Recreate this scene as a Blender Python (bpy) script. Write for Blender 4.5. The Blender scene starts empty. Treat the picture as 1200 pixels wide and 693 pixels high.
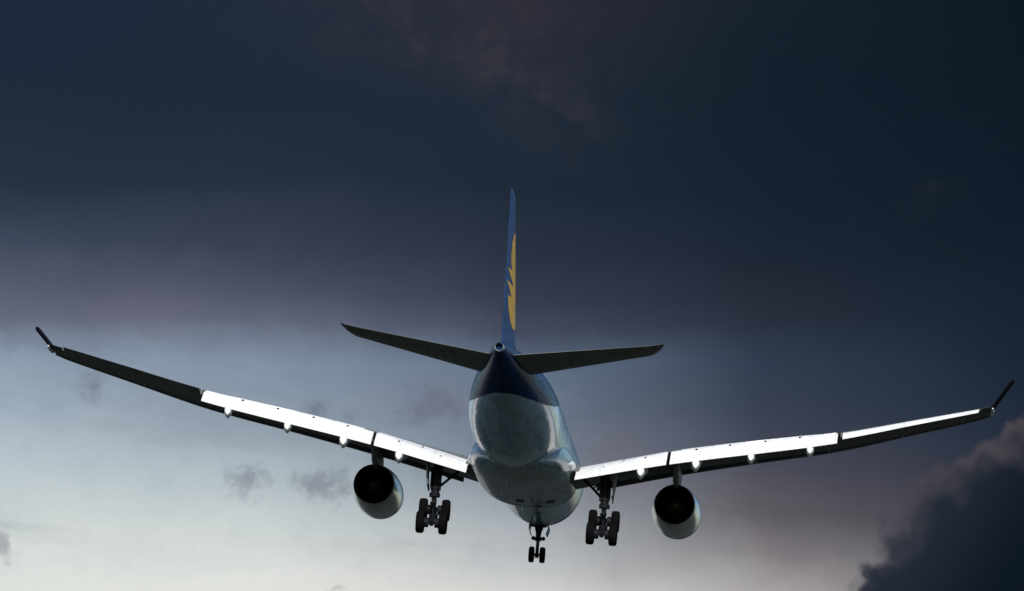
import bpy, bmesh, math, random
from math import sin, cos, pi, radians, sqrt, atan2
from mathutils import Vector, Matrix
random.seed(7)
sc = bpy.context.scene
COL = sc.collection

# ------------------------------------------------------------------ camera
CAM_PITCH = 10.6
cd = bpy.data.cameras.new('camera'); cam = bpy.data.objects.new('camera', cd); COL.objects.link(cam)
cam.location = (0, 0, 1.7); cam.rotation_euler = (radians(90 + CAM_PITCH), 0, 0)
cd.sensor_width = 36; cd.lens = 251.7; cd.clip_start = 1; cd.clip_end = 60000
sc.camera = cam

# ------------------------------------------------------------------ exposure
sc.view_settings.view_transform = 'Standard'; sc.view_settings.look = 'None'
sc.view_settings.exposure = 0.0; sc.view_settings.gamma = 1; sc.view_settings.use_curve_mapping = False

# ------------------------------------------------------------------ sun
SUN_EL, SUN_AZ = 33.0, 174.0          # azimuth clockwise from +Y (the view direction): behind the camera
sd = bpy.data.lights.new('sun', 'SUN'); sun = bpy.data.objects.new('sun', sd); COL.objects.link(sun)
sd.energy = 4.9; sd.angle = radians(0.53); sd.color = (1.0, 0.95, 0.86)
_d = Vector((sin(radians(SUN_AZ)) * cos(radians(SUN_EL)), cos(radians(SUN_AZ)) * cos(radians(SUN_EL)), sin(radians(SUN_EL))))
sun.rotation_euler = _d.to_track_quat('Z', 'Y').to_euler()

# ------------------------------------------------------------------ node expression helper
class E:
    """a float socket (or number) in a node tree with arithmetic"""
    nt = None
    def __init__(s, v): s.v = v
    @staticmethod
    def op(o, *a, clamp=False):
        n = E.nt.nodes.new('ShaderNodeMath'); n.operation = o; n.use_clamp = clamp
        for i, x in enumerate(a):
            x = x.v if isinstance(x, E) else x
            if isinstance(x, (int, float)): n.inputs[i].default_value = x
            else: E.nt.links.new(x, n.inputs[i])
        return E(n.outputs[0])
    def __add__(s, o): return E.op('ADD', s, o)
    __radd__ = __add__
    def __sub__(s, o): return E.op('SUBTRACT', s, o)
    def __rsub__(s, o): return E.op('SUBTRACT', o, s)
    def __mul__(s, o): return E.op('MULTIPLY', s, o)
    __rmul__ = __mul__
    def __truediv__(s, o): return E.op('DIVIDE', s, o)
    def __lt__(s, o): return E.op('LESS_THAN', s, o)
    def __gt__(s, o): return E.op('GREATER_THAN', s, o)
def smooth(x, a, b):
    n = E.nt.nodes.new('ShaderNodeMapRange'); n.interpolation_type = 'SMOOTHSTEP'
    E.nt.links.new(x.v, n.inputs[0]); n.inputs[1].default_value = a; n.inputs[2].default_value = b
    return E(n.outputs[0])
def expn(x): return E.op('EXPONENT', x)
def absn(x): return E.op('ABSOLUTE', x)
def lin(c):
    f = lambda v: v / 12.92 if v <= .04045 else ((v + .055) / 1.055) ** 2.4
    return tuple(f(v / 255) for v in c) + (1,)
def mix(fac, a, b, blend='MIX'):
    n = E.nt.nodes.new('ShaderNodeMix'); n.data_type = 'RGBA'; n.blend_type = blend; n.clamp_factor = True
    for sock, x in ((n.inputs[0], fac), (n.inputs[6], a), (n.inputs[7], b)):
        if isinstance(x, E): x = x.v
        if isinstance(x, (int, float, tuple)): sock.default_value = x
        else: E.nt.links.new(x, sock)
    return n.outputs[2]
def combine(x, y, z):
    n = E.nt.nodes.new('ShaderNodeCombineXYZ')
    for i, v in enumerate((x, y, z)):
        v = v.v if isinstance(v, E) else v
        if isinstance(v, (int, float)): n.inputs[i].default_value = v
        else: E.nt.links.new(v, n.inputs[i])
    return n.outputs[0]
def noise(vec, scale, detail=5, rough=.55, dist=0):
    n = E.nt.nodes.new('ShaderNodeTexNoise')
    E.nt.links.new(vec, n.inputs['Vector']); n.inputs['Scale'].default_value = scale
    n.inputs['Detail'].default_value = detail; n.inputs['Roughness'].default_value = rough; n.inputs['Distortion'].default_value = dist
    return E(n.outputs[0])
def scaled(col, k):
    n = E.nt.nodes.new('ShaderNodeVectorMath'); n.operation = 'SCALE'; E.nt.links.new(col, n.inputs[0]); n.inputs['Scale'].default_value = k
    return n.outputs[0]

# ------------------------------------------------------------------ world: clear daylight sky with a bank of storm cloud to the north
W = bpy.data.worlds.new('World'); sc.world = W; W.use_nodes = True
nt = W.node_tree; nt.nodes.clear(); E.nt = nt
out = nt.nodes.new('ShaderNodeOutputWorld'); bg = nt.nodes.new('ShaderNodeBackground'); nt.links.new(bg.outputs[0], out.inputs[0])
STR = 0.13
bg.inputs[1].default_value = STR
sky = nt.nodes.new('ShaderNodeTexSky'); sky.sky_type = 'NISHITA'; sky.sun_disc = False
sky.sun_elevation = radians(SUN_EL); sky.sun_rotation = radians(SUN_AZ); sky.altitude = 20; sky.air_density = 1.2; sky.dust_density = 0.8; sky.ozone_density = 3.0
tc = nt.nodes.new('ShaderNodeTexCoord'); sx = nt.nodes.new('ShaderNodeSeparateXYZ'); nt.links.new(tc.outputs['Generated'], sx.inputs[0])
X, Y, Z = (E(sx.outputs[i]) for i in range(3))
az = E.op('ARCTAN2', X, Y) * (180 / pi)
el = E.op('ARCSINE', Z) * (180 / pi)
DEG = 146.45                                    # cloud map units per degree
U = az * DEG + 600.0                            # east along the cloud bank
V = (CAM_PITCH - el) * DEG + 346.5              # down towards the horizon
vec = combine(U * .01, V * .01, 0.0)
vecs = combine(U * .004, V * .01, 3.0)
n_big = noise(vecs, .55, 3, .5)
n_med = noise(vec, .9, 6, .6, .3)
n_fine = noise(vec, 2.6, 7, .62, .4)
Vd = V + (n_big - .5) * 75.0 + (n_med - .5) * 34.0
ROWS = [-150, 0, 120, 220, 290, 340, 380, 430, 490, 550, 610, 650, 693, 900]
COLS = {
 0:   [(24,38,54),(28,42,60),(32,44,60),(40,50,66),(62,72,90),(86,93,110),(100,108,126),(136,153,170),(164,179,192),(182,196,204),(200,209,210),(214,220,217),(224,227,222),(186,192,196)],
 300: [(28,40,56),(32,43,59),(31,43,58),(38,48,64),(56,64,81),(78,83,101),(98,104,122),(130,146,164),(146,160,174),(174,187,194),(201,209,210),(215,220,217),(225,227,222),(184,189,193)],
 600: [(38,41,54),(43,44,56),(32,42,56),(31,42,56),(44,51,67),(55,60,76),(68,75,93),(99,116,136),(108,121,139),(124,134,148),(160,168,175),(188,192,194),(213,213,210),(176,180,184)],
 900: [(20,31,44),(22,33,46),(20,32,45),(22,34,48),(28,37,51),(35,42,56),(40,47,61),(49,60,78),(58,66,83),(74,75,89),(95,92,98),(128,124,128),(172,168,168),(160,160,164)],
 1200:[(13,24,35),(14,25,37),(14,26,38),(16,28,41),(19,31,44),(22,34,48),(24,36,50),(27,39,54),(32,42,58),(42,48,62),(54,57,69),(66,66,78),(84,80,88),(120,115,122)],
}
v01 = (Vd + 150.0) / 1050.0
def column(stops):
    r = nt.nodes.new('ShaderNodeValToRGB'); nt.links.new(v01.v, r.inputs[0]); cr = r.color_ramp; cr.interpolation = 'EASE'
    cr.interpolation = 'LINEAR'
    els = cr.elements
    while len(els) < len(stops): els.new(.5)
    for i, (row, c) in enumerate(zip(ROWS, stops)): els[i].position = (row + 150) / 1050
    for i, (row, c) in enumerate(zip(ROWS, stops)): els[i].color = lin(c)
    return r.outputs[0]
Ud = U + (n_big - .5) * 120.0
keys = sorted(COLS); c = column(COLS[keys[0]])
for a, b in zip(keys, keys[1:]): c = mix(E.op('DIVIDE', Ud - float(a), float(b - a), clamp=True), c, column(COLS[b]))
# streaky variation
c = mix((n_fine - .5) * .25, c, (0.02, 0.025, 0.04, 1))
streak = noise(combine(U * .003, V * .014, 8.0), 1.4, 6, .6)
c = mix(smooth(streak, .45, .8) * smooth(V, 400., 500.) * (1.0 - smooth(U, 600., 860.)) * .28, c, mix(.5, c, lin((180, 188, 196))))
wx, wy = noise(vec, 1.7, 5, .6), noise(combine(U * .01, V * .01, 40.0), 1.7, 5, .6)
Uw, Vw = U + (wx - .5) * 90.0, V + (wy - .5) * 70.0
def blob(px, py, rx, ry, tilt=0):
    ct, st = cos(tilt), sin(tilt); dx, dy = Uw - float(px), Vw - float(py)
    a = (dx * ct + dy * st) / float(rx); b = (dy * ct - dx * st) / float(ry)
    return expn((a * a + b * b) * -1.0)
st2 = noise(combine(U * .0022 + V * .0012, V * .011 - U * .0016, 21.0), 1.1, 7, .58, .6)
c = mix(smooth(st2, .5, .8) * smooth(V, 330., 420.) * (1.0 - smooth(V, 600., 690.)) * (1.0 - smooth(U, 620., 820.)) * .65, c, mix(.6, c, lin((96, 102, 122))))
# small dark scud
scud = blob(286, 568, 34, 24, .4) + blob(378, 564, 42, 27, .1) * 1.1 + blob(362, 487, 52, 24) * .8 + blob(92, 452, 26, 38) * .85 \
     + blob(0, 640, 18, 34) * .9 + blob(510, 478, 60, 26) * .8 + blob(388, 694, 16, 8) * .7 + blob(8, 385, 40, 50) * .7 + blob(690, 520, 40, 26) * .5
rag = noise(vec, 4.5, 8, .65, .5)
sm = smooth(scud * .9 + (rag - .5) * 1.3 * smooth(scud, .10, .5), .28, 1.05)
c = mix(sm * .5, c, lin((92, 94, 112)))
c = mix((blob(710, 550, 60, 45) + blob(520, 470, 70, 26) * .7 + blob(130, 372, 160, 24) * .6) * smooth(n_med, .3, .65) * .4, c, lin((112, 96, 108)))
# mauve wisps high up
wisp = (blob(500, 25, 170, 60, .25) + blob(640, 120, 85, 38, .6) * .9 + blob(1090, 240, 50, 20, -.3) * .3) * smooth(n_med * .6 + n_fine * .4, .4, .68)
c = mix(wisp * .75, c, lin((58, 56, 65)))
# cumulus tower, lower right
bil = nt.nodes.new('ShaderNodeTexVoronoi'); bil.feature = 'SMOOTH_F1'; bil.inputs['Smoothness'].default_value = .6
wv = nt.nodes.new('ShaderNodeVectorMath'); wv.operation = 'ADD'
ncol = nt.nodes.new('ShaderNodeTexNoise'); nt.links.new(vec, ncol.inputs['Vector']); ncol.inputs['Scale'].default_value = 2.2; ncol.inputs['Detail'].default_value = 5
nt.links.new(vec, wv.inputs[0]); nt.links.new(scaled(ncol.outputs['Color'], .55), wv.inputs[1]); nt.links.new(wv.outputs[0], bil.inputs['Vector']); bil.inputs['Scale'].default_value = 2.1
B = E(bil.outputs['Distance'])
n_edge = noise(vec, 5.5, 8, .62)
puff = nt.nodes.new('ShaderNodeTexVoronoi'); puff.feature = 'SMOOTH_F1'; puff.inputs['Smoothness'].default_value = .35
nt.links.new(wv.outputs[0], puff.inputs['Vector']); puff.inputs['Scale'].default_value = 5.5
B2 = E(puff.outputs['Distance'])
t_ = (U - 1100.0) - (V - 598.0)                 # along the cloud's edge
f = (U - 1005.0) + (V - 693.0) + 50.0 * expn(t_ * t_ * (-1.0 / 16000.0)) + 33.0 - B * 60.0 - B2 * 24.0 + (n_med - .5) * 10.0 + (n_edge - .5) * 20.0
cover = smooth(f, -18., 20.)
inner = smooth(f + (n_fine - .5) * 30.0 + (B2 - .3) * 40.0 + (V - 590.0) * .12, -10., 75.)
ccol = mix(inner, mix(smooth(V, 540., 690.), lin((78, 73, 80)), lin((58, 60, 71))), mix(smooth(U + V * .6, 1440., 1600.), lin((33, 42, 54)), lin((15, 25, 37))))
ccol = mix(smooth(n_fine, .4, .75) * (1.0 - inner) * .4, ccol, lin((48, 50, 60)))
c = mix(cover, c, ccol)
# where the cloud bank stands: ahead, from the horizon up to some 20 degrees; open sky elsewhere
here = (1.0 - smooth(absn(az), 5.5, 16.)) * (1.0 - smooth(el, 14., 26.))
final = mix(here, sky.outputs[0], scaled(c, 1 / STR))
nt.links.new(final, bg.inputs[0])

# ------------------------------------------------------------------ materials
def mat(name, color, rough=.5, metal=0, coat=0, coat_rough=.05, spec=.5):
    m = bpy.data.materials.new(name); m.use_nodes = True
    b = m.node_tree.nodes['Principled BSDF']
    b.inputs['Base Color'].default_value = tuple(color) + (1,); b.inputs['Roughness'].default_value = rough
    b.inputs['Metallic'].default_value = metal; b.inputs['Coat Weight'].default_value = coat; b.inputs['Coat Roughness'].default_value = coat_rough
    b.inputs['Specular IOR Level'].default_value = spec
    return m, b
def obj_xyz():
    t = E.nt.nodes.new('ShaderNodeTexCoord'); s = E.nt.nodes.new('ShaderNodeSeparateXYZ'); E.nt.links.new(t.outputs['Object'], s.inputs[0])
    return t.outputs['Object'], [E(s.outputs[i]) for i in range(3)]
def grime(m, b, base, amount=.25, scale=1.2, stretch=(3, .35, 3), lines=None, extra=None, bump=.12):
    """weathered paint: streaks along the airflow, slight waviness, thin panel seams"""
    E.nt = m.node_tree
    v, (x, y, z) = obj_xyz()
    st = combine(x * stretch[0], y * stretch[1], z * stretch[2])
    n1 = noise(st, scale, 6, .6); n2 = noise(v, .5, 4)
    k = smooth(n1 * .6 + n2 * .4, .38, .68) * amount
    if not isinstance(base, tuple): col = base
    else:
        r = E.nt.nodes.new('ShaderNodeRGB'); r.outputs[0].default_value = base + (1,); col = r.outputs[0]
    col = mix(k, col, mix(1.0, col, (.42, .4, .36, 1), 'MULTIPLY'))
    if lines:
        s1 = E.op('FRACT', y / lines[0]); l1 = absn(s1 - .5) < (.012 / lines[0])
        seam = l1
        if lines[1]:
            l2 = absn(E.op('FRACT', x / lines[1] + .13) - .5) < (.012 / lines[1]); seam = E.op('MAXIMUM', l1, l2)
        col = mix(seam * .45, col, (.03, .03, .035, 1))
    if extra: col = mix(extra(x, y, z) * .8, col, (.01, .01, .012, 1))
    E.nt.links.new(col, b.inputs['Base Color'])
    E.nt.links.new((n1 * .25 + b.inputs['Roughness'].default_value - .1).v, b.inputs['Roughness'])
    bp = E.nt.nodes.new('ShaderNodeBump'); bp.inputs['Strength'].default_value = bump; bp.inputs['Distance'].default_value = .02
    E.nt.links.new((noise(v, .9, 3) + n1 * .15).v, bp.inputs['Height']); E.nt.links.new(bp.outputs[0], b.inputs['Normal'])
    if b.inputs['Coat Weight'].default_value > 0: E.nt.links.new(bp.outputs[0], b.inputs['Coat Normal'])
M = {}
m, b = mat('flap_paint', (.8, .8, .78), .4, coat=.2); grime(m, b, (.8, .8, .79), .38, lines=(40, 2.1)); M['flap'] = m
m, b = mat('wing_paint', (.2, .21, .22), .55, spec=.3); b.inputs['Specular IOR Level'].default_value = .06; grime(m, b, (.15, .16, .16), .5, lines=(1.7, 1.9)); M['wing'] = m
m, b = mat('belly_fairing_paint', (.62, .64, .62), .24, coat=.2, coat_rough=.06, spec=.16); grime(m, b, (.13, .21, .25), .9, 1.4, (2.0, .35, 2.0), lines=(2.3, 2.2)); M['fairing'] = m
m, b = mat('navy_paint', (.012, .03, .10), .6, spec=.12); grime(m, b, (.008, .05, .17), .3, lines=(3.1, None), extra=lambda x, y, z: (absn((30.0 - y) - 51.7 - z * .5) < .03) * (z > 3.)); M['navy'] = m
m, b = mat('cowl_paint', (.5, .52, .5), .2, coat=.3, coat_rough=.1, spec=.3); grime(m, b, (.24, .27, .26), .7, lines=(1.9, None)); M['cowl'] = m
m, b = mat('stabiliser_paint', (.16, .18, .18), .6, spec=.06); grime(m, b, (.15, .17, .17), .45, lines=(1.6, 1.7), extra=lambda x, y, z: absn((30.0 - y) - 53.76 - absn(x) * .2687) < .03); M['stab'] = m
m, b = mat('emblem_yellow', (.75, .36, .02), .6, spec=.15); grime(m, b, (.62, .35, .04), .35); M['yellow'] = m
M['canoe'] = mat('pale_canoe_paint', (.6, .62, .63), .45, coat=.1)[0]
M['winglet'] = mat('dark_winglet_paint', (.004, .005, .01), .7, spec=.02)[0]
M['rubber'] = mat('tyre_rubber', (.005, .005, .006), .95, spec=.0)[0]
M['rim'] = mat('wheel_rim', (.03, .03, .032), .5, .5)[0]
m, b = mat('gear_metal', (.03, .035, .04), .6, 0, spec=.12); grime(m, b, (.006, .007, .010), .5, 4, (1, 1, 1)); M['gear'] = m
M['chrome'] = mat('oleo_chrome', (.6, .6, .6), .18, 1)[0]
M['duct_dark'] = mat('dark_duct', (.006, .006, .006), .8, spec=.15)[0]  # shade inside the exhausts put into a near-black base, despite the sun behind
M['hot'] = mat('burnt_metal', (.09, .075, .06), .4, .8)[0]
M['steel'] = mat('bright_steel', (.55, .52, .47), .28, 1)[0]
M['black'] = mat('black_vent', (.005, .005, .006), .7)[0]
M['lens'] = mat('lamp_glass', (.2, .22, .25), .08, coat=1)[0]
M['slat'] = mat('slat_metal', (.2, .21, .22), .45, .3)[0]
# fuselage: white body, dark blue tail, the join follows a stored attribute
m, b = mat('fuselage_paint', (.75, .77, .78), .24, coat=.5, coat_rough=.06, spec=.3)
E.nt = m.node_tree
at = E.nt.nodes.new('ShaderNodeAttribute'); at.attribute_name = 'tail_paint'
v, (x, y, z) = obj_xyz()
navy = smooth(E(at.outputs['Fac']), -.03, .03)
wy = absn(E.op('FRACT', y / .533) - .5) < .2
wz = absn(z - .62) < .17
win = wy * wz * (y < 20.) * (y > -15.5) * (absn(x) > 2.)
E.nt.links.new(((1.0 - navy) * .45).v, b.inputs['Coat Weight']); E.nt.links.new(((1.0 - navy) * .15 + .01).v, b.inputs['Specular IOR Level'])
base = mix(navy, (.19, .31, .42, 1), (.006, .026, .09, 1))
base = mix(win, base, (.01, .012, .016, 1))
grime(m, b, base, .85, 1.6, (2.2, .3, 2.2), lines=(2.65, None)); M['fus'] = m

# ------------------------------------------------------------------ mesh helpers (aircraft frame: x to starboard, s metres aft of the nose, z up)
def P(x, s, z): return Vector((x, 30 - s, z))
def link(name, bm, material, parent, sharp=40, **kw):
    me = bpy.data.meshes.new(name); bmesh.ops.recalc_face_normals(bm, faces=bm.faces[:])
    bm.to_mesh(me); bm.free()
    for p in me.polygons: p.use_smooth = True
    me.set_sharp_from_angle(angle=radians(sharp))
    for mm in (material if isinstance(material, (list, tuple)) else [material]): me.materials.append(mm)
    o = bpy.data.objects.new(name, me); COL.objects.link(o)
    if parent: o.parent = parent
    for k, v in kw.items(): o[k] = v
    return o
def loft(bm, rings, caps=(True, True), closed=True, mi=0):
    vs = [[bm.verts.new(p) for p in r] for r in rings]; n = len(rings[0])
    for a, b in zip(vs, vs[1:]):
        for i in range(n if closed else n - 1):
            j = (i + 1) % n
            try: bm.faces.new((a[i], a[j], b[j], b[i])).material_index = mi
            except ValueError: pass
    if caps[0]: bm.faces.new(vs[0][::-1]).material_index = mi
    if caps[1]: bm.faces.new(vs[-1]).material_index = mi
    return vs
def interp(tab, x):
    """smooth interpolation of rows (key, v1, v2, ...)"""
    n = len(tab)
    if x <= tab[0][0]: return list(tab[0][1:])
    if x >= tab[-1][0]: return list(tab[-1][1:])
    for i in range(n - 1):
        if tab[i][0] <= x <= tab[i + 1][0]: break
    x0, x1 = tab[i][0], tab[i + 1][0]; h = x1 - x0; t = (x - x0) / h; out = []
    for k in range(1, len(tab[0])):
        y0, y1 = tab[i][k], tab[i + 1][k]
        m0 = (tab[i + 1][k] - tab[i - 1][k]) / (tab[i + 1][0] - tab[i - 1][0]) if i > 0 else (y1 - y0) / h
        m1 = (tab[i + 2][k] - y0) / (tab[i + 2][0] - x0) if i + 2 < n else (y1 - y0) / h
        out.append((2*t**3-3*t*t+1)*y0 + (t**3-2*t*t+t)*h*m0 + (-2*t**3+3*t*t)*y1 + (t**3-t*t)*h*m1)
    return out
def tube(bm, pts, rad, n=14, caps=(True, True), mi=0):
    """tube through pts; rad a number or list"""
    pts = [Vector(p) for p in pts]; rads = rad if isinstance(rad, (list, tuple)) else [rad] * len(pts)
    rings = []
    for i, p in enumerate(pts):
        d = (pts[min(i + 1, len(pts) - 1)] - pts[max(i - 1, 0)]).normalized()
        a = d.cross(Vector((0, 0, 1)) if abs(d.z) < .9 else Vector((1, 0, 0))).normalized(); b2 = d.cross(a)
        rings.append([p + (a * cos(2*pi*k/n) + b2 * sin(2*pi*k/n)) * rads[i] for k in range(n)])
    loft(bm, rings, caps, mi=mi)
def box(bm, c, dims, rot=None, bev=.02):
    t = bmesh.new(); bmesh.ops.create_cube(t, size=1); bmesh.ops.scale(t, vec=dims, verts=t.verts)
    if bev: bmesh.ops.bevel(t, geom=t.edges[:], offset=min(bev, min(dims) * .3), segments=2, affect='EDGES', profile=.5)
    if rot is not None: bmesh.ops.rotate(t, cent=(0, 0, 0), matrix=rot, verts=t.verts)
    bmesh.ops.translate(t, vec=c, verts=t.verts)
    me = bpy.data.meshes.new('t'); t.to_mesh(me); t.free(); bm.from_mesh(me); bpy.data.meshes.remove(me)
def lathe(bm, c, prof, n=48, axis='y', mi=0):
    """prof: (along, radius) pairs round an axis through c"""
    rings = []
    for a, r in prof:
        rings.append([c + (Vector((cos(t) * r, a, sin(t) * r)) if axis == 'y' else Vector((a, cos(t) * r, sin(t) * r))) for t in (2*pi*k/n for k in range(n))])
    loft(bm, rings, (False, False), mi=mi)

# ------------------------------------------------------------------ the aircraft
D = 450.0
YAW, PITCH, BANK, AZ0, EL0 = 0.0555, 0.0314174, 0.0765792, 0.0015853, 0.1653801
plane = bpy.data.objects.new('airliner', None); COL.objects.link(plane)
plane.empty_display_size = 5
plane.location = (D * sin(AZ0) * cos(EL0), D * cos(AZ0) * cos(EL0), D * sin(EL0) + 1.7)
plane.rotation_mode = 'YXZ'; plane.rotation_euler = (PITCH, BANK, -YAW)
plane['label'] = 'white twin-engine airliner with dark blue tail and yellow emblem, landing gear and flaps down'
plane['category'] = 'airplane'

# --- fuselage: s, z centre, half width, half height
FUS = [(0, -.75, .02, .02), (.25, -.72, .55, .5), (.9, -.66, 1.08, .98), (2, -.48, 1.68, 1.55), (3.5, -.24, 2.2, 2.15), (5.2, -.08, 2.58, 2.6),
       (7.5, 0, 2.8, 2.81), (9, 0, 2.82, 2.82), (37, 0, 2.82, 2.82), (39.5, .05, 2.8, 2.76), (42, .22, 2.7, 2.57), (45, .5, 2.42, 2.22), (48, .8, 2.0, 1.84),
       (51, 1.07, 1.5, 1.42), (54, 1.3, .98, .98), (56.5, 1.45, .58, .6), (57.7, 1.5, .38, .4), (58.1, 1.5, .3, .31)]
bm = bmesh.new(); rings = []; lay_vals = []
SS = [0, .06, .14, .25, .45, .7, .9, 1.3, 1.7, 2, 2.7, 3.5, 4.3, 5.2, 6.3, 7.5, 9] + [9 + i for i in range(1, 29)] + [37 + .5 * i for i in range(1, 42)] + [57.8, 58.1]
NF = 96
for s in SS:
    zc, w, h = interp(FUS, s)
    r = []
    for k in range(NF):
        a = 2 * pi * k / NF
        r.append(P(w * sin(a), s, zc - h * cos(a)))
        lay_vals.append(s - (51.3 - 8.6 * (1 - cos(a)) ** 1.25))
    rings.append(r)
loft(bm, rings)
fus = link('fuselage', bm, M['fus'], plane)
at = fus.data.attributes.new('tail_paint', 'FLOAT', 'POINT')
for i, vv in enumerate(lay_vals): at.data[i].value = vv
# belly fairing
BF = [(15.6, 1.2, -2.7, -2.1), (16.6, 1.9, -2.85, -1.4), (18, 2.6, -3.02, -.7), (20, 3.02, -3.14, -.2), (23, 3.2, -3.2, .1), (28, 3.22, -3.22, .2),
      (30.5, 3.16, -3.2, .1), (32.5, 3.0, -3.14, -.2), (34, 2.78, -3.04, -.6), (35.5, 2.35, -2.92, -1.2), (37, 1.6, -2.78, -2.0)]
bm = bmesh.new(); rings = []
for i in range(70):
    s = 15.6 + 21.4 * i / 69; w, zb, zt = interp(BF, s); zc, h = (zb + zt) / 2, (zt - zb) / 2; r = []
    for k in range(80):
        a = 2 * pi * k / 80; e = .82
        r.append(P(w * math.copysign(abs(sin(a)) ** e, sin(a)), s, zc - h * math.copysign(abs(cos(a)) ** e, cos(a))))
    rings.append(r)
loft(bm, rings)
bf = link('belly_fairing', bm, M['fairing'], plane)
def belly_z(x, s):
    w, zb, zt = interp(BF, s); zc, h = (zb + zt) / 2, (zt - zb) / 2
    sa = min(1, abs(x) / w) ** (1 / .82); return zc - h * max(0, 1 - sa * sa) ** .41
for x, s, w in ((-.35, 22.5, .5), (1.55, 22.0, .55), (.62, 19.6, .42)):
    bm = bmesh.new(); rg = []
    for t in (-1, 1):
        rg.append([P(x + dx, s + t * .8, belly_z(x + dx, s + t * .8) + dz) for dx, dz in ((-w/2, -.012), (w/2, -.012), (w/2, .05), (-w/2, .05))])
    loft(bm, rg); link('air_outlet', bm, M['black'], bf)
for x, s, zz, hh in ((0, 12.2, -2.82, .3), (-.5, 17.3, -2.95, .28), (0, 40.5, -2.6, .3)):
    bm = bmesh.new()
    loft(bm, [[P(x + w, s + l, zz + .05) for w, l in ((-.03, 0), (0, -.22), (.03, 0), (0, .2))], [P(x + w, s + .12 + l, zz - hh) for w, l in ((-.015, 0), (0, -.1), (.015, 0), (0, .1))]])
    link('antenna', bm, M['fairing'], plane)
for x, s in ((.7, 24.5), (-1.3, 26.0), (-.6, 32.5)):
    bm = bmesh.new(); zz = belly_z(x, s)
    loft(bm, [[P(x + w, s + l, zz + .05) for w, l in ((-.04, 0), (0, -.12), (.04, 0), (0, .12))], [P(x + w, s + .2 + l, zz - .22) for w, l in ((-.03, 0), (0, -.08), (.03, 0), (0, .08))]])
    link('drain_mast', bm, M['canoe'], bf)
# exhaust at the tail tip
bm = bmesh.new(); c0 = P(0, 58.1, 1.5)
lathe(bm, c0, [(.25, .29), (0, .3), (-.28, .27), (-.3, .25), (-.28, .215), (.6, .2)], 36)
ex = link('exhaust_pipe', bm, M['steel'], plane)
bm = bmesh.new(); lathe(bm, c0, [(-.22, .212), (.5, .2), (.5, .001)], 30); link('inner_duct', bm, M['duct_dark'], ex)

# --- wings
# half span, leading edge s, chord, z of upper surface at 84% chord, incidence (deg), thickness
WT = [(1.8, 17.7, 12.1, -2.15, 6.8, .125), (3.3, 18.7, 11.4, -1.82, 6.4, .125), (6.4, 20.95, 9.6, -1.03, 3.9, .12), (9.5, 23.2, 8.0, -.33, 1.2, .12),
      (14.5, 26.45, 6.65, .36, -.3, .112), (19.8, 29.85, 5.25, .96, -1.2, .11), (24.6, 32.95, 3.95, 1.84, -2.2, .105), (28.8, 35.65, 2.85, 2.62, -3.0, .10), (29.2, 36.1, 2.45, 2.7, -3.0, .10)]
def foil(u, t):
    yt = 5 * t * (.2969 * sqrt(max(u, 0)) - .126 * u - .3516 * u * u + .2843 * u ** 3 - .1015 * u ** 4)
    yc = .012 * sin(pi * u) + .012 * sin(pi * u) * u
    return yc + yt, yc - yt
def wpt(side, x, u, up, du=0, dz=0):
    """point on the wing at half span x, chord fraction u, on the upper (1), lower (0) surface or the camber line (.5)"""
    sl, c, zq, inc, t = interp(WT, x)
    q = foil(.84, t)[0] * c; hi, lo = foil(u, t); v = (lo + (hi - lo) * up) * c + dz
    ci, si = cos(radians(inc)), sin(radians(inc))
    du_, dv = (u - .84) * c + du, v - q
    return P(side * x, sl + .84 * c + du_ * ci + dv * si, zq + dv * ci - du_ * si)
def wpt_s(x, u): sl, c, *_ = interp(WT, x); return sl + u * c
UL = [0, .004, .015, .035, .07, .12, .2, .3, .42, .55, .66, .76]
def span(a, b, n): return [a + (b - a) * i / n for i in range(n + 1)]
def wing_ring(side, x, cu, cl):
    up = [u for u in UL if u < cu] + [cu]; lo = [u for u in UL[1:] if u < cl] + [cl]
    while len(up) < len(UL) + 1: up.insert(-1, up[-2] * .5 + cu * .5)
    while len(lo) < len(UL): lo.insert(-1, lo[-2] * .5 + cl * .5)
    return [wpt(side, x, u, 1) for u in up[::-1]] + [wpt(side, x, u, 0) for u in lo]
# flap geometry: half span, LE s, LE z, TE s, TE z
def sight(s, z, s2): return z + (s - s2) * .139
FL = [(3.35, 28.25, -1.93, 30.1, -2.58), (9.3, 30.0, -.47, 32.1, -1.46), (17.5, 33.1, .68, 35.15, -.30), (19.8, 34.3, .84, 36.0, .07)]
def flap_mesh(side, x0, x1, n):
    bm = bmesh.new(); rings = []
    for x in span(x0, x1, n):
        sl, zl, st, zt = [a + (b - a) * 1 for a, b in zip(interp(FL, x), interp(FL, x))]
        ch = Vector((0, st - sl, zt - zl)); L = ch.length; d = ch.normalized(); nrm = Vector((0, -d.z, d.y))
        r = []
        prof = [(0, 0), (.02, .05), (.08, .085), (.2, .105), (.4, .1), (.65, .065), (.85, .03), (1, .006), (1, -.006), (.8, -.012), (.5, -.035), (.25, -.05), (.08, -.045), (.02, -.03)]
        for u, v in prof:
            q = d * (u * L) + nrm * (v * L * .8)
            r.append(P(side * x, sl + q.y, zl + q.z))
        rings.append(r)
    loft(bm, rings); return bm
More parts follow.
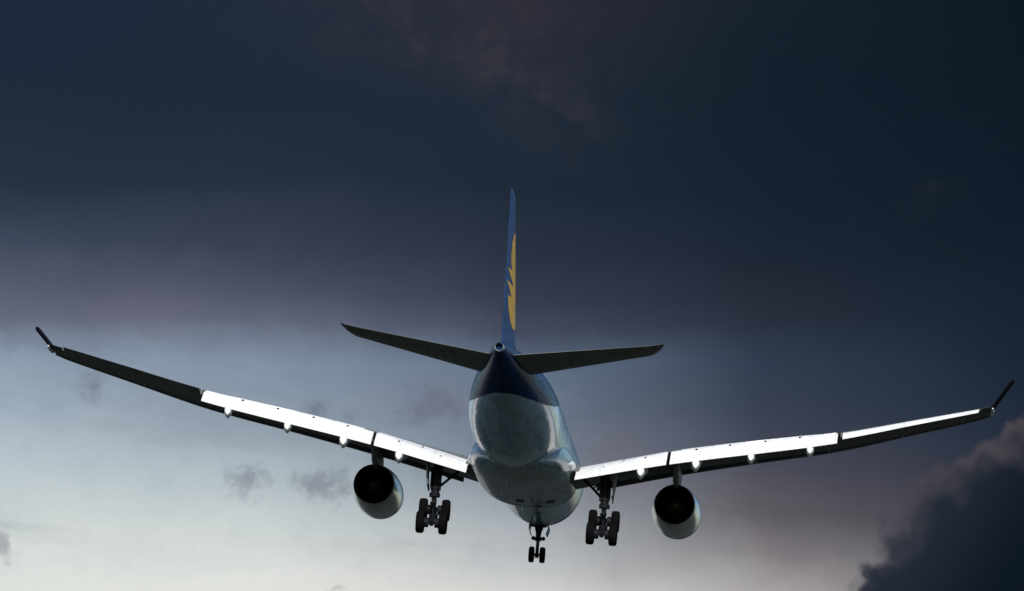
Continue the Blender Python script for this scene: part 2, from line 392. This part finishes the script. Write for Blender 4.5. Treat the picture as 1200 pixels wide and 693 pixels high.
for side in (-1, 1):
    bm = bmesh.new()
    loft(bm, [wing_ring(side, x, .86, .74) for x in span(1.8, 19.95, 40)])
    loft(bm, [wing_ring(side, x, .76, .76) for x in span(19.95, 28.5, 18)])
    loft(bm, [wing_ring(side, x, .998, .998) for x in span(28.5, 29.2, 4)])
    # rounded tip and fuel-jettison stub
    wing = link('wing', bm, M['wing'], plane, 35)
    # white upper rear panel: spoilers
    for a, bb in ((3.6, 6.3), (6.4, 9.1), (10.0, 11.9), (12.0, 13.9), (14.0, 15.9), (16.0, 17.9), (18.0, 19.7)):
        bm = bmesh.new(); rg = []
        for x in span(a, bb, 6):
            rg.append([wpt(side, x, .70, 1, dz=.004), wpt(side, x, .78, 1, dz=.03), wpt(side, x, .868, 1, dz=.035), wpt(side, x, .868, 1, dz=-.01), wpt(side, x, .70, 1, dz=-.02)])
        loft(bm, rg); link('spoiler', bm, M['flap'], wing)
    for a, bb in ((3.42, 9.18), (9.38, 19.8)):
        fl = link('flap', flap_mesh(side, a, bb, 16), M['flap'], wing)
        xs = [5.2, 7.8] if a < 5 else [11.0, 13.1, 15.3, 17.45]
        for x in xs:
            sl, zl, st, zt = interp(FL, x)
            bm = bmesh.new(); box(bm, P(side * x, sl + .62, zl - .12), (.17, .26, .1), Matrix.Rotation(radians(24), 3, 'X'))
            link('hinge_bracket', bm, M['gear'], fl)
    # aileron
    droop = radians(19.5 if side > 0 else -5)
    bm = bmesh.new(); rg = []
    for x in span(20.1, 28.4, 12):
        sl, c, zq, inc, t = interp(WT, x); hp = wpt(side, x, .765, .5); r = []
        for u, up in ((.765, .5), (.775, .9), (.80, 1), (.88, 1), (.96, 1), (1, .6), (1, .4), (.96, 0), (.88, 0), (.80, 0), (.775, .1)):
            q = wpt(side, x, u, up); dq = q - hp; cy, sy = cos(droop), sin(droop)
            # rotate about the spanwise axis, nose of the aileron fixed
            r.append(Vector((q.x, hp.y + dq.y * cy - dq.z * sy, hp.z + dq.y * sy + dq.z * cy)))
        rg.append(r)
    loft(bm, rg); link('aileron', bm, M['flap'] if side > 0 else M['wing'], wing)  # light put into paint: pale for sunlit starboard top, dark for shaded port underside
    # slats
    for a, bb in ((4.3, 9.3), (9.7, 14.6), (14.62, 19.2), (19.22, 23.8), (23.82, 29.12)):
        bm = bmesh.new(); rg = []; dr = radians(-20)
        for x in span(a, bb, 8):
            sl, c, zq, inc, t = interp(WT, x); hp = wpt(side, x, .13, .3); r = []
            for u, up in ((.16, 1), (.12, 1), (.07, 1), (.03, 1), (.01, 1), (0, .5), (.01, 0), (.03, 0), (.06, 0), (.05, .55), (.09, .85)):
                q = wpt(side, x, u, up); dq = q - hp
                r.append(Vector((q.x, hp.y + dq.y * cos(dr) - dq.z * sin(dr) + .045 * c, hp.z + dq.y * sin(dr) + dq.z * cos(dr) - .012 * c)))
            rg.append(r)
        loft(bm, rg); link('slat', bm, M['slat'], wing)
    # winglet: swept and canted outwards
    tipx, tipz = (30.12, 3.62) if side < 0 else (30.42, 4.38)
    bm = bmesh.new(); rg = []
    z0 = 2.58; base_s = 36.5
    for t in (0, .04, .15, .4, .7, .93, 1):
        x = 29.15 + (tipx - 29.15) * t; z = z0 + (tipz - z0) * t; sl = base_s + 1.9 * t ** .9 ; ch = 2.05 - 1.25 * t - (.35 if t == 1 else 0); th = .14 if t < 1 else .09
        nx, nz = (tipz - z0), -(tipx - 29.15); L = sqrt(nx * nx + nz * nz); nx /= L; nz /= L; r = []
        for u, v in ((0, 0), (.05, .55), (.25, 1), (.6, .7), (1, .05), (.6, -.7), (.25, -1), (.05, -.55)):
            r.append(P(side * (x + nx * v * th), sl + u * ch, z + nz * v * th))
        rg.append(r)
    loft(bm, rg); link('winglet', bm, M['winglet'], wing)
    # tip rod / lamp
    bm = bmesh.new(); tube(bm, [P(side * 29.2, 36.9, 2.38), P(side * 29.27, 38.0, 2.43), P(side * 29.25, 38.8, 2.5)], [.08, .1, .04], 10)
    link('tip_fairing', bm, M['canoe'], wing)
    # flap track fairings
    for x in (7.6, 11.05, 14.5, 18.15):
        sl, zl, st, zt = interp(FL, x); bm = bmesh.new(); rg = []
        f0 = wpt(side, x, .42, 0)
        # path of the fairing centre (s, z), half width, depth
        k = .88 if x > 14 else 1.0
        path = [(30 - f0.y, f0.z + .05, .03, .04), (30 - f0.y + .5, f0.z - .03, .15, .22), (30 - f0.y + 1.5, f0.z - .02, .25, .42), (sl - .4, zl - .38, .28, .56),
                (sl + .7, zl - .62, .28, .6), (st - .3, zt - .1, .26, .58), (st + .06, zt - .02, .23, .5), (st + .12, zt - .03, .19, .42)]
        for s, z, hw, dp in path:
            hw *= k; dp *= k
            rg.append([P(side * x + a * hw, s, z - dp * b2) for a, b2 in ((-1, 0), (-1, .35), (-.82, .6), (-.4, .87), (0, 1), (.4, .87), (.82, .6), (1, .35), (1, 0), (.5, -.05), (-.5, -.05))])
        loft(bm, rg); link('flap_track_fairing', bm, M['canoe'], wing)
    # root fillet
    bm = bmesh.new(); rg = []
    for s, w, h in ((27.2, .12, .1), (28.4, .3, .32), (29.6, .34, .34), (30.6, .24, .22), (31.6, .05, .05)):
        rg.append([P(side * (3.06 + cos(a) * w), s, -1.5 - (s - 28) * .08 + sin(a) * h) for a in (2*pi*k/16 for k in range(16))])
    loft(bm, rg); link('root_fillet', bm, M['canoe'], wing)
    # --- engine
    ex_, ez = (9.68 if side > 0 else -9.42), -3.32
    c = P(ex_, 20.3, ez)
    bm = bmesh.new()
    lathe(bm, c, [(-.9, 1.18), (-.3, 1.2), (-.06, 1.25), (.02, 1.3), (-.02, 1.36), (-.2, 1.42), (-.6, 1.48), (-1.4, 1.53), (-2.6, 1.55), (-3.6, 1.54), (-4.6, 1.49), (-5.5, 1.42), (-6.3, 1.33), (-6.75, 1.275), (-6.77, 1.255), (-6.5, 1.25), (-5.0, 1.24), (-3.2, 1.2), (-.9, 1.18)], 72)
    eng = link('engine_cowl', bm, M['cowl'], plane)
    bm = bmesh.new(); lathe(bm, c, [(-6.76, 1.25), (-6.2, 1.235), (-4.6, 1.2), (-3.0, 1.18), (-3.0, .001)], 60); link('exhaust_duct', bm, M['duct_dark'], eng)
    bm = bmesh.new(); lathe(bm, c, [(-3.05, .62), (-4.6, .6), (-5.4, .5), (-6.0, .3), (-6.35, .05), (-6.37, .001)], 40); link('exhaust_cone', bm, M['hot'], eng)
    bm = bmesh.new()
    for k in range(18):
        a = 2*pi*k/18; u = Vector((cos(a), 0, sin(a))); w = Vector((-sin(a), 0, cos(a)))
        loft(bm, [[c + Vector((0, -3.6 - d, 0)) + u * r + w * q for d, q in ((0, -.04), (1.2, -.01), (1.2, .01), (0, .04))] for r in (.55, 1.1)])
    link('mixer', bm, M['duct_dark'], eng)
    bm = bmesh.new(); lathe(bm, c, [(-1.2, 1.17), (-1.2, .45), (-.75, .3), (-.45, .12), (-.38, .001)], 40)
    for k in range(26):
        a = 2*pi*k/26; u = Vector((cos(a), 0, sin(a))); w = Vector((-sin(a), 0, cos(a)))
        loft(bm, [[c + Vector((0, -1.15 + d, 0)) + u * r + w * q for d, q in ((0, -.1), (.2, .06), (.21, .08), (.02, -.08))] for r in (.4, 1.15)])
    link('fan', bm, M['hot'], eng)
    # pylon
    bm = bmesh.new(); rg = []
    for s, zt, zb, w in ((21.2, -1.8, -1.9, .05), (22.5, -1.3, -2.1, .17), (24.5, -.75, -2.1, .22), (26.5, -.75, -2.2, .22), (27.6, -.75, -2.05, .21), (28.8, -.8, -1.55, .17), (29.9, -.85, -1.2, .14), (30.5, -.9, -1.05, .04)):
        rg.append([P(ex_ + a * w, s, zb + (zt - zb) * t) for a, t in ((-.5, 0), (.5, 0), (.9, .1), (1, .3), (1, 1), (-1, 1), (-1, .3), (-.9, .1))])
    loft(bm, rg); link('pylon', bm, M['wing'], eng)
    # --- main landing gear
    gx, gs = side * 5.36, 28.9
    bm = bmesh.new()
    tube(bm, [P(gx - side * .1, 28.6, -1.7), P(gx - side * .06, 28.7, -2.7), P(gx, 28.85, -3.95)], [.31, .3, .26], 18)
    tube(bm, [P(gx, 28.85, -3.85), P(gx, 28.86, -4.08)], [.34, .34], 18)
    tube(bm, [P(gx, 28.84, -3.5), P(gx, 28.85, -3.62)], [.3, .3], 18)
    box(bm, P(gx - side * .28, 28.9, -3.3), (.16, .25, .7)); box(bm, P(gx + side * .26, 28.85, -2.9), (.14, .3, 1.2))
    gear = link('main_landing_gear', bm, M['gear'], plane)
    bm = bmesh.new(); tube(bm, [P(gx, 28.86, -4.05), P(gx, gs, -5.3)], .145, 18); link('oleo_piston', bm, M['gear'], gear)
    bm = bmesh.new()   # torque links on the rear of the leg
    for a, b2 in (((28.95, -4.0), (29.55, -4.5)), ((29.55, -4.5), (29.1, -5.1))):
        for q in (-1, 1): tube(bm, [P(gx + q * .16, a[0], a[1]), P(gx + q * .05, b2[0], b2[1])], .055, 8)
    box(bm, P(gx, 29.55, -4.5), (.26, .12, .12)); link('torque_link', bm, M['gear'], gear)
    bm = bmesh.new()   # side stay running inboard
    tube(bm, [P(gx - side * .1, 28.8, -3.55), P(side * 4.55, 28.6, -2.85), P(side * 3.75, 28.4, -2.1)], [.085, .085, .1], 10)
    tube(bm, [P(side * 4.55, 28.6, -2.85), P(gx - side * .2, 28.6, -2.3)], .05, 8)
    tube(bm, [P(gx, 28.4, -3.5), P(gx - side * .05, 27.0, -2.2)], .09, 10)
    link('side_stay', bm, M['gear'], gear)
    bm = bmesh.new()   # leg door, hung outboard of the leg
    rg = []
    for s, o_ in ((27.9, .02), (28.3, .05), (29.2, .05), (29.6, 0)):
        rg.append([P(gx + side * (.42 + o_ + a), s, z) for a, z in ((.14, -1.75), (.2, -1.75), (.13, -2.8), (.04, -3.55 + (s - 28.5) * .15), (-.03, -3.55 + (s - 28.5) * .15), (.06, -2.8))])
    loft(bm, rg); link('leg_door', bm, M['wing'], gear)
    # bogie, hanging rear wheels low
    ang = radians(31); by = Vector((0, -cos(ang), -sin(ang))); piv = P(gx, gs, -5.32)
    bm = bmesh.new(); tube(bm, [piv - by * 1.15, piv - by * .5, piv, piv + by * .5, piv + by * 1.15], [.17, .2, .27, .2, .17], 14)
    for k in (-.99, .99):
        tube(bm, [piv + by * k + Vector((-.78, 0, 0)), piv + by * k + Vector((.78, 0, 0))], .075, 12)
        tube(bm, [piv + by * k + Vector((-.3, 0, .1)), piv + by * k + Vector((.3, 0, .14))], .07, 8)
        for q in (-1, 1):      # brake packs
            tube(bm, [piv + by * k + Vector((q * .2, 0, 0)), piv + by * k + Vector((q * .5, 0, 0))], .31, 18)
    for q in (-1, 1): tube(bm, [piv - by * .99 + Vector((q * .24, 0, -.22)), piv + by * .99 + Vector((q * .24, 0, -.22))], .035, 8)
    tube(bm, [piv + by * .7 + Vector((0, 0, .1)), P(gx, gs + .1, -4.4)], .05, 8)
    bog = link('bogie', bm, M['gear'], gear)
    bm = bmesh.new()
    for q, w in ((-1, .1), (1, .1)): tube(bm, [piv + by * .99 + Vector((q * .2, -.16, -.06)), piv + by * .99 + Vector((q * .2, -.22, .02))], .05, 8)
    tube(bm, [piv + by * .55 + Vector((-.22, -.1, 0)), piv + by * .8 + Vector((.2, -.12, 0))], .03, 8)
    link('brake_fitting', bm, M['steel'], gear)
    if side < 0:
        def wheel_mesh(R, w):
            bm = bmesh.new(); h = w / 2
            lathe(bm, Vector((0, 0, 0)), [(-h * .72, R * .5), (-h * .86, R * .56), (-h, R * .72), (-h * .96, R * .86), (-h * .78, R * .955), (-h * .45, R * .995), (-h * .42, R * .98), (-h * .38, R * .998), (-h * .05, R), (-h * .03, R * .985), (h * .03, R * .985), (h * .05, R),
                  (h * .38, R * .998), (h * .42, R * .98), (h * .45, R * .995), (h * .78, R * .955), (h * .96, R * .86), (h, R * .72), (h * .86, R * .56), (h * .72, R * .5)], 48, 'x')
            lathe(bm, Vector((0, 0, 0)), [(-h * .72, R * .5), (-h * .5, R * .46), (-h * .35, R * .2), (-h * .6, R * .16), (-h * .6, .001)], 32, 'x', 1)
            lathe(bm, Vector((0, 0, 0)), [(h * .72, R * .5), (h * .5, R * .46), (h * .35, R * .2), (h * .6, R * .16), (h * .6, .001)], 32, 'x', 1)
            return bm
        wheel0 = link('wheel', wheel_mesh(.70, .52), [M['rubber'], M['rim']], gear, 50); wm = wheel0.data; first = True
    for k in (-.99, .99):
        for q in (-1, 1):
            if first: o = wheel0; first = False
            else: o = wheel0.copy(); COL.objects.link(o); o.parent = gear
            o.location = piv + by * k + Vector((q * .715, 0, 0))
    # --- horizontal stabiliser: half span, LE s, chord, LE z, TE z, thickness
    HT = [(.4, 49.6, 6.1, .98, 1.40, .5), (1.2, 50.05, 5.75, 1.12, 1.52, .5), (8.7, 54.43, 2.38, 2.12, 2.35, .2), (9.1, 54.85, 2.0, 2.24, 2.42, .16), (9.4, 55.5, 1.4, 2.38, 2.47, .1), (9.6, 56.3, .65, 2.5, 2.53, .05)]
    bm = bmesh.new(); rg = []
    for x in span(.4, 8.7, 12) + [8.9, 9.1, 9.25, 9.4, 9.5, 9.6]:
        sl, ch, zl, zt, th = [r[0] for r in [[v] for v in (interp(HT, x) if x > 8.71 else [a + (b2 - a) * (x - .4) / 8.3 for a, b2 in zip(HT[0][1:], HT[2][1:])])]]
        r = []
        for u in (0, .01, .04, .1, .22, .38, .55, .74, .9, 1): r.append((u, 1))
        for u in (1, .9, .74, .55, .38, .22, .1, .10, .01): r.append((u, -1))
        pts = []
        for u, sg in r:
            yt = 5 * (.2969 * sqrt(u) - .126 * u - .3516 * u * u + .2843 * u ** 3 - .1015 * u ** 4) * th * (1 if u < 1 else 3)
            pts.append(P(side * x, sl + u * ch, zl + (zt - zl) * u + sg * yt))
        rg.append(pts)
    loft(bm, rg); stab = link('horizontal_stabiliser', bm, M['stab'], plane)
    for x in (3.0, 6.0):        # elevator hinge covers
        bm = bmesh.new(); f_ = (x - .4) / 8.6; sl = 49.6 + 5.0 * f_; ch = 6.1 - 3.85 * f_; zl = .98 + 1.18 * f_; zt = 1.4 + .98 * f_
        tube(bm, [P(side * x, sl + ch * .62, zl + (zt - zl) * .62 - .13), P(side * x, sl + ch * .76, zl + (zt - zl) * .76 - .12), P(side * x, sl + ch * .88, zt - .06)], [.02, .06, .015], 8)
        link('hinge_cover', bm, M['stab'], stab)

# --- fin: z, LE s, TE s, half thickness
FT = [(1.6, 46.2, 56.6, .46), (2.8, 47.4, 56.5, .40), (3.6, 48.7, 56.7, .35), (10.6, 54.95, 57.95, .13), (10.95, 55.5, 58.0, .11), (11.1, 56.2, 58.0, .04)]
def fin_half(s, z):
    sl, st, th = interp(FT, z) if z > 10.6 or z < 3.6 else [a + (b2 - a) * (z - 3.6) / 7.0 for a, b2 in zip(FT[2][1:], FT[3][1:])]
    u = min(1, max(0, (s - sl) / (st - sl)))
    return max(.012, 10 * (.2969 * sqrt(u) - .126 * u - .3516 * u * u + .2843 * u ** 3 - .1015 * u ** 4) * th), sl, st
bm = bmesh.new(); rg = []
for z in [1.6, 2.2, 2.8, 3.2] + span(3.6, 10.6, 14) + [10.8, 10.95, 11.05, 11.1]:
    _, sl, st = fin_half(50, z); pts = []
    us = (0, .01, .04, .1, .2, .35, .5, .66, .82, 1)
    for u in us: pts.append(P(fin_half(sl + u * (st - sl), z)[0] if 0 < u < 1 else (.012 if u else 0), sl + u * (st - sl), z))
    for u in us[::-1][:-1]: pts.append(P(-(fin_half(sl + u * (st - sl), z)[0] if u < 1 else .012), sl + u * (st - sl), z))
    rg.append(pts)
loft(bm, rg); fin = link('vertical_fin', bm, M['navy'], plane)
# emblem: a flame-edged yellow disc on either face; rows of (z, front chord fraction, rear chord fraction)
EM = [(8.9, .26, .36), (8.6, .14, .54), (8.2, .10, .64), (7.5, .09, .72), (6.9, .09, .70), (6.62, .09, .58), (6.55, .09, .93), (6.2, .09, .72), (5.85, .09, .46), (5.78, .09, .95), (5.4, .09, .74), (5.1, .09, .60), (5.02, .09, .84), (4.7, .10, .82), (4.2, .14, .76), (3.8, .22, .68), (3.5, .33, .55)]
for sg in (1, -1):
    bm = bmesh.new(); rows = []
    zs = []
    for (za, fa, ra), (zb, fb, rb) in zip(EM, EM[1:]):
        n = max(1, int((za - zb) / .12))
        for i in range(n): t = i / n; zs.append((za + (zb - za) * t, fa + (fb - fa) * t, ra + (rb - ra) * t))
    zs.append(EM[-1])
    for z, f0, r0 in zs:
        _, sl, st = fin_half(50, z)
        rows.append([bm.verts.new(P(sg * (fin_half(s_, z)[0] + .012), s_, z)) for s_ in (sl + (f0 + (r0 - f0) * i / 14) * (st - sl) for i in range(15))])
    for a, b2 in zip(rows, rows[1:]):
        for i in range(14): bm.faces.new((a[i], a[i + 1], b2[i + 1], b2[i]))
    link('emblem', bm, M['yellow'], fin)

# --- nose gear
bm = bmesh.new()
tube(bm, [P(0, 6.5, -2.3), P(0, 6.6, -3.1), P(0, 6.63, -3.75)], [.2, .19, .17], 16)
tube(bm, [P(0, 6.63, -3.6), P(0, 6.64, -3.85)], .22, 16)
tube(bm, [P(-.5, 6.5, -2.85), P(.5, 6.5, -2.85)], .075, 10); tube(bm, [P(0, 6.6, -3.4), P(0, 5.4, -2.5)], .09, 10)
for q in (-1, 1): tube(bm, [P(q * .3, 6.4, -2.7), P(q * .1, 6.6, -3.4)], .06, 8)
ng = link('nose_landing_gear', bm, M['gear'], plane)
bm = bmesh.new(); tube(bm, [P(0, 6.64, -3.8), P(0, 6.7, -4.85)], [.11, .11], 14); tube(bm, [P(-.4, 6.7, -4.78), P(.4, 6.7, -4.78)], .07, 12)
tube(bm, [P(0, 6.85, -3.85), P(0, 7.15, -4.2), P(0, 6.85, -4.6)], .06, 8); tube(bm, [P(0, 6.7, -4.7), P(0, 6.7, -4.98)], [.16, .12], 12)
link('nose_piston', bm, M['gear'], ng)
for q in (-1, 1):
    bm = bmesh.new(); tube(bm, [P(q * .12, 6.5, -3.68), P(q * .36, 6.5, -3.66)], .04, 8)
    lathe(bm, P(q * .33, 6.5, -3.66), [(-.1, .001), (-.1, .06), (.02, .13), (.06, .14), (.07, .12), (.05, .001)], 20); link('taxi_light', bm, M['gear'], ng)
    bm = bmesh.new(); rg = []
    for s in (5.3, 5.9, 6.6, 7.1):
        rg.append([P(q * (x + o_), s, z) for o_ in (0, .04) for x, z in (((.44, -2.68), (.6, -2.8), (.62, -3.05), (.5, -3.42)) if not o_ else ((.5, -3.42), (.62, -3.05), (.6, -2.8), (.44, -2.68)))])
    loft(bm, rg); link('gear_door', bm, M['navy'], ng)
nw = link('wheel', wheel_mesh(.53, .36), [M['rubber'], M['rim']], ng, 50); nw.location = P(-.36, 6.7, -4.78)
o = nw.copy(); COL.objects.link(o); o.parent = ng; o.location = P(.36, 6.7, -4.78)

# ------------------------------------------------------------------ ground (below the frame; lights and mirrors in the belly)
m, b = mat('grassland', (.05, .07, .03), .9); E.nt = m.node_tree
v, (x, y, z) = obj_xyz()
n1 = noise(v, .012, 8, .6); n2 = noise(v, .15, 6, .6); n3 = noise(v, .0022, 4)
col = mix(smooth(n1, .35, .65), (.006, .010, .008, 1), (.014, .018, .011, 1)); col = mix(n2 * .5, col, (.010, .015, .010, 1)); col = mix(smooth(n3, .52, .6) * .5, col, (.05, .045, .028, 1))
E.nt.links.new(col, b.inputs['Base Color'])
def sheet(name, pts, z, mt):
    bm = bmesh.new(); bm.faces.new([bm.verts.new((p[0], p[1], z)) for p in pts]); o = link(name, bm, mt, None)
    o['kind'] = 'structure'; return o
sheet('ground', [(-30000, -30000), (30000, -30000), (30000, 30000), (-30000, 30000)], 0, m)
